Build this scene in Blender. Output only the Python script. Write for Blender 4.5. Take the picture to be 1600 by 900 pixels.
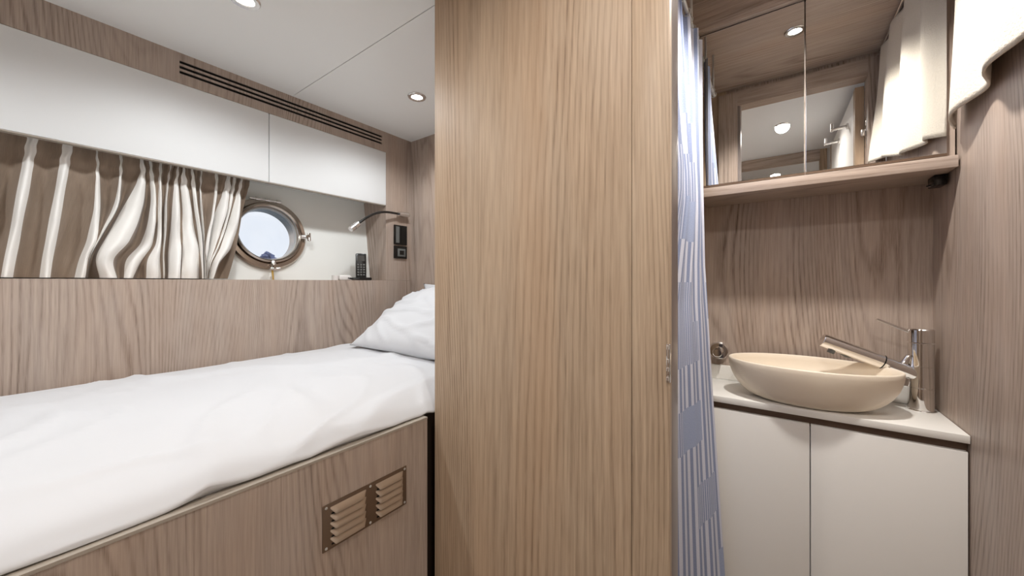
import bpy, bmesh, math, random
from mathutils import Vector, Matrix, noise

for o in list(bpy.data.objects):
    bpy.data.objects.remove(o)
S = bpy.context.scene
COL = S.collection
H = 1.22                      # camera height above the floor
ANG = math.atan(409 / 571)    # camera yaw to the left of +Y

# ------------------------------------------------------------------ camera, world, exposure
cd = bpy.data.cameras.new('camera')
cam = bpy.data.objects.new('camera', cd)
COL.objects.link(cam)
cam.location = (0, 0, H)
cam.rotation_euler = (math.pi / 2, 0, ANG)
cd.sensor_width = 36
cd.lens = 571 / 1600 * 36
cd.shift_y = -9 / 1600
cd.clip_start = 0.02
S.camera = cam

S.view_settings.view_transform = 'Standard'
S.view_settings.look = 'None'
S.view_settings.gamma = 1
S.view_settings.use_curve_mapping = False
S.view_settings.exposure = 0.52

W = bpy.data.worlds.new('sky')
S.world = W
W.use_nodes = True
nt = W.node_tree
nt.nodes.clear()
wo = nt.nodes.new('ShaderNodeOutputWorld')
wb = nt.nodes.new('ShaderNodeBackground')
wb.inputs['Strength'].default_value = 0.76
wn = nt.nodes.new('ShaderNodeTexNoise')
wn.inputs['Scale'].default_value = 5
wn.inputs['Detail'].default_value = 5
wr = nt.nodes.new('ShaderNodeValToRGB')
wr.color_ramp.elements[0].position = 0.35
wr.color_ramp.elements[0].color = (0.78, 0.84, 0.95, 1)
wr.color_ramp.elements[1].position = 0.6
wr.color_ramp.elements[1].color = (0.92, 0.94, 0.98, 1)
tc = nt.nodes.new('ShaderNodeTexCoord')
nt.links.new(tc.outputs['Generated'], wn.inputs['Vector'])
nt.links.new(wn.outputs['Fac'], wr.inputs['Fac'])
nt.links.new(wr.outputs['Color'], wb.inputs['Color'])
nt.links.new(wb.outputs[0], wo.inputs[0])

CABIN_W, CORR_W, BATH_W = 7.6, 10.5, 31.0
CABIN_C, CORR_C, BATH_C = (0.94, 0.975, 1), (1, 0.95, 0.90), (1, 0.955, 0.90)

# ------------------------------------------------------------------ materials
def lin(r, g, b):
    def f(c):
        c /= 255
        return c / 12.92 if c <= 0.04045 else ((c + 0.055) / 1.055) ** 2.4
    return (f(r), f(g), f(b), 1)

class NT:
    def __init__(self, name):
        self.m = bpy.data.materials.new(name)
        self.m.use_nodes = True
        self.t = self.m.node_tree
        self.b = self.t.nodes['Principled BSDF']
    def n(self, typ, **kw):
        nd = self.t.nodes.new(typ)
        for k, v in kw.items():
            setattr(nd, k, v)
        return nd
    def put(self, sock, v):
        if isinstance(v, bpy.types.NodeSocket):
            self.t.links.new(v, sock)
        else:
            sock.default_value = v
    def math(self, op, a, b=None, c=None):
        nd = self.n('ShaderNodeMath', operation=op)
        self.put(nd.inputs[0], a)
        if b is not None: self.put(nd.inputs[1], b)
        if c is not None: self.put(nd.inputs[2], c)
        return nd.outputs[0]
    def comb(self, x, y, z):
        nd = self.n('ShaderNodeCombineXYZ')
        for i, v in enumerate((x, y, z)): self.put(nd.inputs[i], v)
        return nd.outputs[0]
    def noise(self, vec, scale=1, detail=2, rough=0.5):
        nd = self.n('ShaderNodeTexNoise')
        self.put(nd.inputs['Vector'], vec)
        nd.inputs['Scale'].default_value = scale
        nd.inputs['Detail'].default_value = detail
        nd.inputs['Roughness'].default_value = rough
        return nd.outputs['Fac']
    def mix(self, f, a, b, mode='MIX'):
        nd = self.n('ShaderNodeMix', data_type='RGBA', blend_type=mode)
        self.put(nd.inputs[0], f); self.put(nd.inputs[6], a); self.put(nd.inputs[7], b)
        return nd.outputs[2]
    def ramp(self, v, lo, hi):
        nd = self.n('ShaderNodeMapRange')
        self.put(nd.inputs[0], v)
        nd.inputs[1].default_value = lo; nd.inputs[2].default_value = hi
        return nd.outputs[0]
    def bump(self, h, strength, dist=0.001):
        nd = self.n('ShaderNodeBump')
        nd.inputs['Strength'].default_value = strength
        nd.inputs['Distance'].default_value = dist
        self.put(nd.inputs['Height'], h)
        self.t.links.new(nd.outputs[0], self.b.inputs['Normal'])
    def pos(self):
        g = self.n('ShaderNodeNewGeometry')
        s = self.n('ShaderNodeSeparateXYZ')
        self.t.links.new(g.outputs['Position'], s.inputs[0])
        return s.outputs

def plain(name, col, rough=0.5, metal=0.0, var=0.06, nscale=30, bump=0.0, coat=0.0, spec=0.5):
    k = NT(name)
    x, y, z = k.pos()
    nz = k.noise(k.comb(x, y, z), nscale, 3)
    dark = tuple(c * (1 - var) for c in col[:3]) + (1,)
    k.put(k.b.inputs['Base Color'], k.mix(nz, dark, col))
    k.b.inputs['Roughness'].default_value = rough
    k.b.inputs['Metallic'].default_value = metal
    k.b.inputs['Coat Weight'].default_value = coat
    k.b.inputs['Specular IOR Level'].default_value = spec
    if bump: k.bump(nz, bump)
    return k.m

def wood(name, light, dark, axis='z', seed=0.0, rough=0.45, contrast=1.0):
    k = NT(name)
    x, y, z = k.pos()
    if axis == 'z': h, l = k.math('ADD', x, y), z
    elif axis == 'x': h, l = k.math('ADD', y, z), x
    else: h, l = k.math('ADD', x, z), y
    h = k.math('ADD', h, seed)
    # broad contour field whose level lines make the cathedral figure
    fld = k.noise(k.comb(k.math('MULTIPLY', h, 3.0), k.math('MULTIPLY', l, 0.32), seed), 1, 1.0, 0.4)
    wob = k.noise(k.comb(k.math('MULTIPLY', h, 40), k.math('MULTIPLY', l, 5.0), seed + 3), 1, 2)
    ph = k.math('ADD', k.math('MULTIPLY', h, 520), k.math('ADD', k.math('MULTIPLY', fld, 420), k.math('MULTIPLY', wob, 4.0)))
    ring = k.math('POWER', k.math('MULTIPLY_ADD', k.math('SINE', ph), 0.5, 0.5), 3.2)
    mask = k.ramp(k.noise(k.comb(k.math('MULTIPLY', h, 9), k.math('MULTIPLY', l, 0.8), seed + 8), 1, 2), 0.40, 0.66)
    dash = k.noise(k.comb(k.math('MULTIPLY', h, 800), k.math('MULTIPLY', l, 22), seed), 1, 2, 0.6)
    ring = k.math('MULTIPLY', ring, k.math('MULTIPLY', k.math('MULTIPLY_ADD', mask, 0.8, 0.2), k.ramp(dash, 0.25, 0.62)))
    fine = k.ramp(k.noise(k.comb(k.math('MULTIPLY', h, 380), k.math('MULTIPLY', l, 9), seed), 1, 3, 0.65), 0.3, 0.72)
    med = k.ramp(k.noise(k.comb(k.math('MULTIPLY', h, 75), k.math('MULTIPLY', l, 1.6), seed + 5), 1, 3, 0.6), 0.3, 0.7)
    broad = k.noise(k.comb(k.math('MULTIPLY', h, 9), k.math('MULTIPLY', l, 0.8), seed + 1), 1, 2)
    f = k.math('ADD', k.math('MULTIPLY', ring, 0.62 * contrast), k.math('ADD', k.math('MULTIPLY', fine, 0.34 * contrast), k.math('MULTIPLY', med, 0.20 * contrast)))
    c = k.mix(f, light, dark)
    pink = tuple(light[i] * (0.87, 0.77, 0.69)[i] for i in range(3)) + (1,)
    c = k.mix(k.math('MULTIPLY', k.ramp(broad, 0.45, 0.70), 0.42), c, pink, 'MIX')
    mott = k.noise(k.comb(k.math('MULTIPLY', h, 16), k.math('MULTIPLY', l, 4.0), seed + 6), 1, 3, 0.6)
    grey = tuple(light[i] * (0.90, 0.93, 0.97)[i] for i in range(3)) + (1,)
    c = k.mix(k.math('MULTIPLY', k.ramp(mott, 0.48, 0.72), 0.40), c, grey, 'MIX')
    k.put(k.b.inputs['Base Color'], c)
    k.b.inputs['Roughness'].default_value = rough
    k.b.inputs['Specular IOR Level'].default_value = 0.35
    k.bump(k.math('SUBTRACT', 1.0, k.math('ADD', k.math('MULTIPLY', ring, 0.6), k.math('MULTIPLY', fine, 0.4))), 0.18, 0.0006)
    return k.m

WL, WD = lin(192, 175, 162), lin(100, 82, 71)
M = {}
M['wood'] = wood('ash_veneer', WL, WD)
M['wood2'] = wood('ash_veneer_bulkhead', lin(196, 173, 148), lin(102, 80, 62), seed=4.37)
M['wood3'] = wood('ash_veneer_bath', WL, WD, seed=9.1, contrast=1.15)
M['wood_x'] = wood('ash_veneer_crosswise', WL, WD, axis='x', seed=2.2)
M['wood_y'] = wood('ash_veneer_lengthwise', WL, WD, axis='y', seed=6.2)
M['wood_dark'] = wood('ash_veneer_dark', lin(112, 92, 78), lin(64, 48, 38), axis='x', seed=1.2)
M['white_gloss'] = plain('white_lacquer', lin(228, 229, 229), 0.55, var=0.01)
M['white_satin'] = plain('white_satin_lacquer', lin(238, 236, 232), 0.35, var=0.01)
M['ceiling'] = plain('white_ceiling_panel', lin(242, 243, 241), 0.4, var=0.015, nscale=3)
M['ceiling_hall'] = plain('pale_grey_ceiling_panel', lin(238, 240, 243), 0.4, var=0.015, nscale=3)
M['hull'] = plain('white_hull_lining', lin(236, 237, 233), 0.45, var=0.02, nscale=4)
M['quartz'] = plain('white_quartz', lin(240, 238, 233), 0.25, var=0.03, nscale=60)
M['basin'] = plain('cream_stone_basin', lin(240, 227, 208), 0.42, var=0.03, nscale=12)
M['chrome'] = plain('chrome', (0.82, 0.81, 0.80, 1), 0.06, 1.0, var=0.02)
M['chrome_s'] = plain('satin_chrome', (0.74, 0.72, 0.70, 1), 0.25, 1.0, var=0.03)
M['bronze'] = plain('polished_bronze_steel', (0.50, 0.43, 0.37, 1), 0.22, 1.0, var=0.08)
M['brownsteel'] = plain('brown_painted_steel', lin(118, 98, 82), 0.35, 0.55, var=0.06)
M['louvre'] = plain('bright_steel_louvre', lin(186, 168, 150), 0.3, 0.6, var=0.05)
M['brass'] = plain('brass', lin(214, 178, 104), 0.3, 1.0)
M['black'] = plain('black_plastic', lin(22, 21, 21), 0.25, var=0.2)
M['black_g'] = plain('black_gloss', lin(14, 15, 15), 0.06, var=0.2)
M['grey_p'] = plain('grey_plastic', lin(104, 106, 104), 0.4)
M['silver_p'] = plain('silver_plastic', lin(196, 194, 190), 0.35, 0.3)
M['white_p'] = plain('white_plastic', lin(236, 234, 232), 0.35)
M['seal'] = plain('grey_jamb_edge', lin(138, 128, 124), 0.3, 0.35, var=0.05)
M['lip'] = plain('grey_beige_edge_strip', lin(168, 158, 146), 0.4, var=0.05)
M['dark'] = plain('cavity_shade', lin(9, 8, 7), 0.8)  # near-black colour stands in for the shade inside slots and gaps
M['gapshade'] = plain('brown_gap_shade', lin(52, 38, 30), 0.6)  # shade of the gap at the bunk end, put into the colour
M['floor'] = wood('oak_floor', lin(214, 200, 182), lin(150, 130, 110), axis='y', seed=3.3)
M['tree'] = plain('blue_green_foliage', lin(128, 138, 172), 0.9, var=0.3, nscale=4)
M['trunk'] = plain('bark', lin(70, 60, 56), 0.9, var=0.3, nscale=4)
M['water'] = plain('grey_blue_water', lin(120, 140, 156), 0.15, var=0.2, nscale=2)

def mirror_mat():
    k = NT('mirror_glass')
    x, y, z = k.pos()
    k.put(k.b.inputs['Base Color'], k.mix(k.noise(k.comb(x, y, z), 5, 2), (0.88, 0.89, 0.88, 1), (0.91, 0.91, 0.90, 1)))
    k.b.inputs['Metallic'].default_value = 1
    k.b.inputs['Roughness'].default_value = 0.0
    return k.m
M['mirror'] = mirror_mat()

def glass_mat():
    m = bpy.data.materials.new('porthole_glass')
    m.use_nodes = True
    t = m.node_tree; t.nodes.clear()
    o = t.nodes.new('ShaderNodeOutputMaterial')
    mx = t.nodes.new('ShaderNodeMixShader')
    a = t.nodes.new('ShaderNodeBsdfTransparent'); b = t.nodes.new('ShaderNodeBsdfGlossy')
    b.inputs['Roughness'].default_value = 0.02
    a.inputs['Color'].default_value = (0.97, 0.985, 1, 1)
    nz = t.nodes.new('ShaderNodeTexNoise'); nz.inputs['Scale'].default_value = 3
    mr = t.nodes.new('ShaderNodeMapRange')
    mr.inputs[3].default_value = 0.04; mr.inputs[4].default_value = 0.08
    t.links.new(nz.outputs['Fac'], mr.inputs[0]); t.links.new(mr.outputs[0], mx.inputs[0])
    t.links.new(a.outputs[0], mx.inputs[1]); t.links.new(b.outputs[0], mx.inputs[2]); t.links.new(mx.outputs[0], o.inputs[0])
    return m
M['glass'] = glass_mat()

def lamp_mat(name, col, strength):
    k = NT(name)
    x, y, z = k.pos()
    c = k.mix(k.noise(k.comb(x, y, z), 80, 1), col, (1, 1, 1, 1))
    k.put(k.b.inputs['Base Color'], c)
    k.put(k.b.inputs['Emission Color'], c)
    k.b.inputs['Emission Strength'].default_value = strength
    return k.m
M['lens'] = lamp_mat('lit_lamp_lens', (1, 0.96, 0.9, 1), 12)

def cloth(name, col, scale, bump, var=0.04, trans=0.0):
    k = NT(name)
    x, y, z = k.pos()
    nz = k.noise(k.comb(x, y, z), scale, 3, 0.6)
    k.put(k.b.inputs['Base Color'], k.mix(nz, tuple(c * (1 - var) for c in col[:3]) + (1,), col))
    k.b.inputs['Roughness'].default_value = 0.85
    k.b.inputs['Sheen Weight'].default_value = 0.15
    k.b.inputs['Specular IOR Level'].default_value = 0.2
    k.bump(nz, bump, 0.002)
    return k.m
M['sheet'] = cloth('white_cotton_sheet', lin(214, 215, 218), 14, 0.10, 0.02)
M['towel'] = cloth('cream_terry', lin(226, 217, 202), 260, 0.9, 0.10)

def stripe_mat():
    k = NT('taupe_and_white_striped_cloth')
    uv = k.n('ShaderNodeUVMap'); s = k.n('ShaderNodeSeparateXYZ')
    k.t.links.new(uv.outputs[0], s.inputs[0])
    u, v = s.outputs[0], s.outputs[1]
    p = k.math('FRACT', u)
    wmask = k.math('LESS_THAN', p, 0.5)
    thr = k.noise(k.comb(k.math('MULTIPLY', u, 160), k.math('MULTIPLY', v, 12), 0), 1, 2)
    taupe = k.mix(thr, lin(118, 100, 85), lin(160, 142, 124))
    white = k.mix(thr, lin(234, 231, 226), lin(246, 244, 240))
    k.put(k.b.inputs['Base Color'], k.mix(wmask, taupe, white))
    k.b.inputs['Roughness'].default_value = 0.75
    k.b.inputs['Sheen Weight'].default_value = 0.2
    k.bump(thr, 0.1, 0.0005)
    return k.m
M['stripe'] = stripe_mat()

def patch_mat():
    k = NT('blue_patchwork_cloth')
    uv = k.n('ShaderNodeUVMap'); s = k.n('ShaderNodeSeparateXYZ')
    k.t.links.new(uv.outputs[0], s.inputs[0])
    u, v = s.outputs[0], s.outputs[1]                       # metres along and up the cloth
    row = k.math('FLOOR', k.math('DIVIDE', v, 0.104))
    wr_ = k.n('ShaderNodeTexWhiteNoise', noise_dimensions='1D'); k.put(wr_.inputs['W'], row)
    uu = k.math('ADD', k.math('DIVIDE', u, 0.125), wr_.outputs['Value'])
    colm = k.math('FLOOR', uu)
    wc = k.n('ShaderNodeTexWhiteNoise', noise_dimensions='2D'); k.put(wc.inputs['Vector'], k.comb(row, colm, 0))
    r = wc.outputs['Value']
    # three kinds of patch: wide stripes, fine stripes, plain denim weave
    wide = k.math('GREATER_THAN', k.math('FRACT', k.math('DIVIDE', u, 0.030)), 0.5)
    thin = k.math('GREATER_THAN', k.math('FRACT', k.math('DIVIDE', u, 0.0105)), 0.45)
    wv = k.noise(k.comb(k.math('MULTIPLY', u, 260), k.math('MULTIPLY', v, 500), 0), 1, 2)
    is_w = k.math('GREATER_THAN', r, 0.45)
    is_t = k.math('GREATER_THAN', r, 0.22)
    pale = k.mix(wv, lin(192, 196, 212), lin(220, 222, 234))
    blue = k.mix(wv, lin(112, 124, 158), lin(156, 166, 194))
    mid = k.mix(wv, lin(132, 146, 182), lin(178, 188, 212))
    a = k.mix(wide, pale, blue)
    b = k.mix(thin, k.mix(0.35, pale, mid), blue)
    c = k.mix(is_t, mid, b)
    k.put(k.b.inputs['Base Color'], k.mix(is_w, c, a))
    k.b.inputs['Roughness'].default_value = 0.8
    k.b.inputs['Subsurface Weight'].default_value = 0.0
    k.bump(wv, 0.2, 0.0006)
    return k.m
M['patch'] = patch_mat()

# ------------------------------------------------------------------ helpers
def box(bm, x0, x1, y0, y1, z0, z1, bev=0.0):
    r = bmesh.ops.create_cube(bm, size=1)
    vs = r['verts']
    for v in vs:
        v.co = Vector(((x0 + x1) / 2 + v.co.x * (x1 - x0), (y0 + y1) / 2 + v.co.y * (y1 - y0), (z0 + z1) / 2 + v.co.z * (z1 - z0)))
    if bev:
        es = {e for v in vs for e in v.link_edges}
        bmesh.ops.bevel(bm, geom=list(es), offset=bev, segments=2, affect='EDGES', profile=0.5)
    return bm

def tube(bm, pts, rad, seg=16, cap=True):
    pts = [Vector(p) for p in pts]
    rads = rad if isinstance(rad, (list, tuple)) else [rad] * len(pts)
    rings = []
    ref = None
    for i, p in enumerate(pts):
        d = (pts[min(i + 1, len(pts) - 1)] - pts[max(i - 1, 0)]).normalized()
        if ref is None:
            ref = Vector((0, 0, 1)) if abs(d.z) < 0.9 else Vector((1, 0, 0))
        a = (ref - d * ref.dot(d)).normalized(); ref = a
        b = d.cross(a)
        rings.append([bm.verts.new(p + (a * math.cos(2 * math.pi * k / seg) + b * math.sin(2 * math.pi * k / seg)) * rads[i]) for k in range(seg)])
    for i in range(len(rings) - 1):
        for k in range(seg):
            bm.faces.new((rings[i][k], rings[i][(k + 1) % seg], rings[i + 1][(k + 1) % seg], rings[i + 1][k]))
    if cap:
        bm.faces.new(rings[0][::-1]); bm.faces.new(rings[-1])
    return bm

def lathe(bm, prof, center, axis='z', seg=48, sx=1, sy=1, mat=None):
    """prof: list of (radius, height). axis z by default; mat overrides the frame."""
    c = Vector(center)
    mt = mat or Matrix.Identity(3)
    rings = []
    for r, h in prof:
        if r < 1e-6:
            rings.append([bm.verts.new(c + mt @ Vector((0, 0, h)))])
        else:
            rings.append([bm.verts.new(c + mt @ Vector((r * sx * math.cos(2 * math.pi * k / seg), r * sy * math.sin(2 * math.pi * k / seg), h))) for k in range(seg)])
    for a, b in zip(rings, rings[1:]):
        for k in range(seg):
            k2 = (k + 1) % seg
            if len(a) == 1 and len(b) == 1: continue
            if len(a) == 1: bm.faces.new((a[0], b[k2], b[k]))
            elif len(b) == 1: bm.faces.new((a[k], a[k2], b[0]))
            else: bm.faces.new((a[k], a[k2], b[k2], b[k]))
    return bm

def sheet(bm, fn, nu, nv, uvfn=None):
    vs = [[bm.verts.new(fn(i / nu, j / nv)) for j in range(nv + 1)] for i in range(nu + 1)]
    uvl = bm.loops.layers.uv.new('UVMap') if uvfn else None
    for i in range(nu):
        for j in range(nv):
            f = bm.faces.new((vs[i][j], vs[i + 1][j], vs[i + 1][j + 1], vs[i][j + 1]))
            f.smooth = True
            if uvl:
                for lp, (a, b) in zip(f.loops, ((i, j), (i + 1, j), (i + 1, j + 1), (i, j + 1))):
                    lp[uvl].uv = uvfn(a / nu, b / nv)
    return bm

def link(name, bm, mat, parent=None, smooth=False, normals=True, base=None):
    if normals:
        bmesh.ops.recalc_face_normals(bm, faces=bm.faces[:])
    if smooth:
        for f in bm.faces: f.smooth = True
        if smooth == 'auto':
            for e in bm.edges:
                if len(e.link_faces) == 2 and e.calc_face_angle(0) > 0.6: e.smooth = False
    if parent is not None:
        off = Vector(parent.location) if parent.parent is None else Vector(parent.location) + Vector(parent.parent.location)
        # parts keep their own origin at the parent's base
        loc = Vector((0, 0, 0))
    else:
        xs = [v.co for v in bm.verts]
        lo = Vector([min(c[i] for c in xs) for i in range(3)]); hi = Vector([max(c[i] for c in xs) for i in range(3)])
        off = base or Vector(((lo.x + hi.x) / 2, (lo.y + hi.y) / 2, lo.z))
        loc = off
    for v in bm.verts: v.co -= off
    me = bpy.data.meshes.new(name)
    bm.to_mesh(me); bm.free()
    me.materials.append(M[mat] if isinstance(mat, str) else mat)
    o = bpy.data.objects.new(name, me)
    COL.objects.link(o)
    o.location = loc
    if parent is not None: o.parent = parent
    return o

def B(*a, **k): return box(bmesh.new(), *a, **k)

def empty(name, loc):
    o = bpy.data.objects.new(name, None)
    o.empty_display_size = 0.05
    COL.objects.link(o); o.location = loc
    return o

def tag(o, label, cat, group=None):
    o['label'] = label; o['category'] = cat
    if group: o['group'] = group
    return o

def struct(o, label=None):
    o['kind'] = 'structure'
    if label: o['label'] = label
    return o

def spot(name, loc, power, col, parent=None, size=2.75, radius=0.03):
    l = bpy.data.lights.new(name, 'SPOT')
    l.energy = power; l.color = col; l.spot_size = size; l.spot_blend = 0.6; l.shadow_soft_size = radius
    o = bpy.data.objects.new(name, l); COL.objects.link(o)
    o.location = loc
    if parent is not None:
        o.location = Vector(loc) - Vector(parent.location); o.parent = parent
    return o

# ------------------------------------------------------------------ key dimensions (z relative to floor)
XW = -1.34; XF = -0.605            # cabin wall plane, bunk front plane
YH = 1.083; YFOOT = -0.95          # head wall, foot wall
ZC1 = H + 0.637                    # cabin ceiling
ZC2 = H + 0.80                     # hall ceiling
ZC3 = H + 0.86                     # bathroom ceiling
YP0, YP1 = 0.55, 0.60              # bulkhead between hall and bathroom
XJ0, XJ1 = -0.119, 0.287           # bathroom door opening
YB = 1.415; XR = 0.338             # bathroom back wall, right wall
YM = 1.25                          # mirror plane
ZLEDGE = H + 0.008

# ------------------------------------------------------------------ setting
struct(link('floor', B(-1.6, 0.45, -1.75, 1.5, -0.06, 0.0), 'floor'), 'wooden cabin sole, floor of the boat cabin')

cl = struct(empty('ceiling', (-0.97, 0, ZC1)), 'white panelled ceiling over the bunk with a thin seam')
link('ceiling_panel', B(XW, -0.60, YFOOT, 0.5785, ZC1, ZC1 + 0.02), 'ceiling', cl)
link('ceiling_panel', B(XW, -0.60, 0.5805, YH, ZC1, ZC1 + 0.02), 'ceiling', cl)
link('seam_backing', B(XW, -0.60, 0.57, 0.59, ZC1 + 0.02, ZC1 + 0.03), 'dark', cl)
struct(link('ceiling_hall', B(-0.60, 0.40, -1.7, YP0 + 0.02, ZC2, ZC2 + 0.03), 'ceiling_hall'), 'pale grey hall ceiling seen in the mirror')
struct(link('ceiling_bathroom', B(-0.60, 0.40, YP0 + 0.02, YB + 0.03, ZC3, ZC3 + 0.03), 'wood_x'), 'wood veneered bathroom ceiling seen in the mirror')

# left wall
wl = struct(empty('wall_left', (XW, 0.3, 0)), 'wood veneered cabin side with overhead lockers and porthole recess')
link('lower_panel', B(XW - 0.12, XW, YFOOT, YH, 0.0, ZLEDGE), 'wood', wl)
link('end_stile', B(XW - 0.20, XW, 0.951, YH, ZLEDGE + 0.0006, ZC1), 'wood', wl)
# fascia with three long ventilation slots
zf0, zf1 = H + 0.552, ZC1
bm = bmesh.new()
sy0, sy1 = 0.287, 0.932
box(bm, XW - 0.018, XW, YFOOT, sy0, zf0, zf1)
box(bm, XW - 0.018, XW, sy1, 0.951, zf0, zf1)
sl = [H + 0.584, H + 0.598, H + 0.612]; hs = 0.0040
edges = [zf0] + [e for s in sl for e in (s - hs, s + hs)] + [zf1]
for i in range(0, len(edges), 2):
    box(bm, XW - 0.004, XW, sy0, sy1, edges[i], edges[i + 1])
link('vent_fascia', bm, 'wood', wl)
link('vent_slot_shade', B(XW - 0.017, XW - 0.006, sy0 + 0.0005, sy1 - 0.0005, zf0, zf1 - 0.001), 'dark', wl)  # near-black backing paints the shade behind the slots
# flared hull lining behind the recess, with a round hole for the porthole
PC = Vector((-1.482, 0.5546, H + 0.172)); PR = 0.099
def hullx(z): return -1.455 - 0.137 * (z - ZLEDGE)
bm = bmesh.new()
seg = 48
outer = []; inner = []
y0, y1, z0, z1 = -0.95, 0.96, ZLEDGE - 0.03, H + 0.355
for k in range(seg):
    a = 2 * math.pi * k / seg
    c, s = math.cos(a), math.sin(a)
    t = min((y1 - PC.y) / c if c > 1e-6 else ((y0 - PC.y) / c if c < -1e-6 else 1e9), (z1 - PC.z) / s if s > 1e-6 else ((z0 - PC.z) / s if s < -1e-6 else 1e9))
    yy, zz = PC.y + c * t, PC.z + s * t
    outer.append(bm.verts.new((hullx(zz), yy, zz)))
    yy, zz = PC.y + c * PR, PC.z + s * PR
    inner.append(bm.verts.new((hullx(zz), yy, zz)))
for (yy, zz) in ((y1, z1), (y0, z1), (y0, z0), (y1, z0)):
    pass
for k in range(seg):
    bm.faces.new((outer[k], outer[(k + 1) % seg], inner[(k + 1) % seg], inner[k]))
# corner fills
def corner(yy, zz):
    v = bm.verts.new((hullx(zz), yy, zz))
    best = None
    for k in range(seg):
        a, b = outer[k].co, outer[(k + 1) % seg].co
        if (abs(a.y - yy) < 1e-5 and abs(b.z - zz) < 1e-5) or (abs(a.z - zz) < 1e-5 and abs(b.y - yy) < 1e-5):
            best = k
    if best is not None: bm.faces.new((outer[best], v, outer[(best + 1) % seg]))
for yy in (y0, y1):
    for zz in (z0, z1): corner(yy, zz)
ext = bmesh.ops.extrude_face_region(bm, geom=bm.faces[:])
for v in [g for g in ext['geom'] if isinstance(g, bmesh.types.BMVert)]: v.co.x -= 0.05
link('hull_lining', bm, 'hull', wl, smooth=False)
link('recess_top', B(-1.56, XW - 0.019, YFOOT, 0.9505, H + 0.3555, H + 0.3600), 'hull', wl)

struct(link('wall_head', B(-1.56, -0.60, YH, YH + 0.03, 0, ZC3 + 0.02), 'wood'), 'wood veneered wall at the head of the bunk')
struct(link('wall_foot', B(-1.56, -0.60, YFOOT - 0.03, YFOOT, 0, ZC2), 'wood'), 'wood veneered wall at the foot of the bunk')
struct(link('wall_side_bunk', B(-0.615, -0.585, YFOOT, -0.37, 0, ZC2), 'wood'), 'wood veneered partition beside the bunk foot')
struct(link('wall_side_head', B(-0.60, -0.575, YP1, YB, 0, ZC3), 'wood3'), 'partition between bunk and shower')
struct(link('trim_1', B(-0.612, -0.585, -0.37, YP0, ZC1 - 0.012, ZC2), 'wood_y'), 'wood beam between bunk ceiling and hall ceiling')

# bulkhead with the bathroom doorway
wc_ = struct(empty('wall_center', (-0.36, YP0, 0)), 'wide warm wood veneered bulkhead in the middle')
link('bulkhead_panel', B(-0.601, -0.1735, YP0, YP1, 0, ZC3), 'wood2', wc_)
link('over_door_panel', B(-0.1735, XR + 0.02, YP0 + 0.006, YP1 - 0.006, H + 0.84, ZC3), 'wood3', wc_)
d1 = struct(empty('door_1', (0.08, YP0, 0)), 'bathroom doorway with wood frame and open white door leaf')
bm = bmesh.new(); box(bm, -0.1725, XJ0, YP0 - 0.002, YP0 + 0.022, 0, H + 0.80, bev=0.0015)
link('jamb', bm, 'wood2', d1, smooth='auto')
# inner casing on the bathroom side
link('jamb', B(-0.203, -0.13, YP1 - 0.024, YP1 + 0.012, 0, H + 0.84), 'wood3', d1)
link('jamb', B(XJ1, XR - 0.004, YP0 - 0.002, YP1 + 0.012, 0, H + 0.84), 'wood3', d1)
link('door_head', B(-0.13, XJ1, YP0 - 0.002, YP1 + 0.012, H + 0.777, H + 0.84), 'wood_x', d1)
# rounded grey edge profile of the jamb
bm = bmesh.new()
N = 10
sec = []
for i in range(N + 1):
    a = math.pi * i / N
    sec.append((XJ0 - 0.0035 + 0.0055 * math.sin(a), 0.580 - 0.028 * math.cos(a)))
lo = [bm.verts.new((x, y, 0)) for x, y in sec] + [bm.verts.new((XJ0 - 0.011, 0.608, 0)), bm.verts.new((XJ0 - 0.011, 0.552, 0))]
up = [bm.verts.new((v.co.x, v.co.y, H + 0.777)) for v in lo]
n = len(lo)
for i in range(n): bm.faces.new((lo[i], lo[(i + 1) % n], up[(i + 1) % n], up[i]))
bm.faces.new(lo[::-1]); bm.faces.new(up)
link('jamb_edge', bm, 'seal', d1, smooth='auto')
# strike plate on the jamb corner
bm = bmesh.new()
zs0, zs1 = H - 0.142, H - 0.087
box(bm, XJ0 - 0.0045, XJ0 + 0.0006, YP0 - 0.0035, YP0 + 0.004, zs0, zs1, bev=0.0008)
sp = link('strike_plate', bm, 'chrome', d1, smooth='auto'); sp['label'] = 'chrome strike plate'
for zz in (zs0 + 0.006, zs0 + 0.019, zs0 + 0.031, zs1 - 0.005):
    bm = bmesh.new(); box(bm, XJ0 - 0.004, XJ0 - 0.0005, YP0 - 0.006, YP0 - 0.003, zz - 0.003, zz + 0.003, bev=0.0008)
    link('keeper_tooth', bm, 'chrome_s', sp)
# lock keep on the far jamb, seen in the mirror
bm = bmesh.new(); box(bm, XJ1 - 0.002, XJ1 + 0.001, 0.562, 0.584, H + 0.52, H + 0.63, bev=0.0008)
kp = link('latch_plate', bm, 'chrome', d1, smooth='auto')
bm = bmesh.new(); box(bm, XJ1 - 0.014, XJ1 - 0.002, 0.565, 0.582, H + 0.56, H + 0.585, bev=0.002)
link('latch_bolt', bm, 'chrome_s', kp, smooth='auto')
# open leaf, hinged on the right jamb, standing out into the hall
lf = link('door_leaf', B(0.262, 0.285, -0.20, 0.535, 0.01, H + 0.765), 'white_satin', d1)
link('edge_lipping', B(0.260, 0.286, -0.225, -0.20, 0.01, H + 0.765), 'wood2', lf)
link('edge_lipping', B(0.260, 0.286, 0.505, 0.545, 0.01, H + 0.765), 'wood2', lf)

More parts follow.
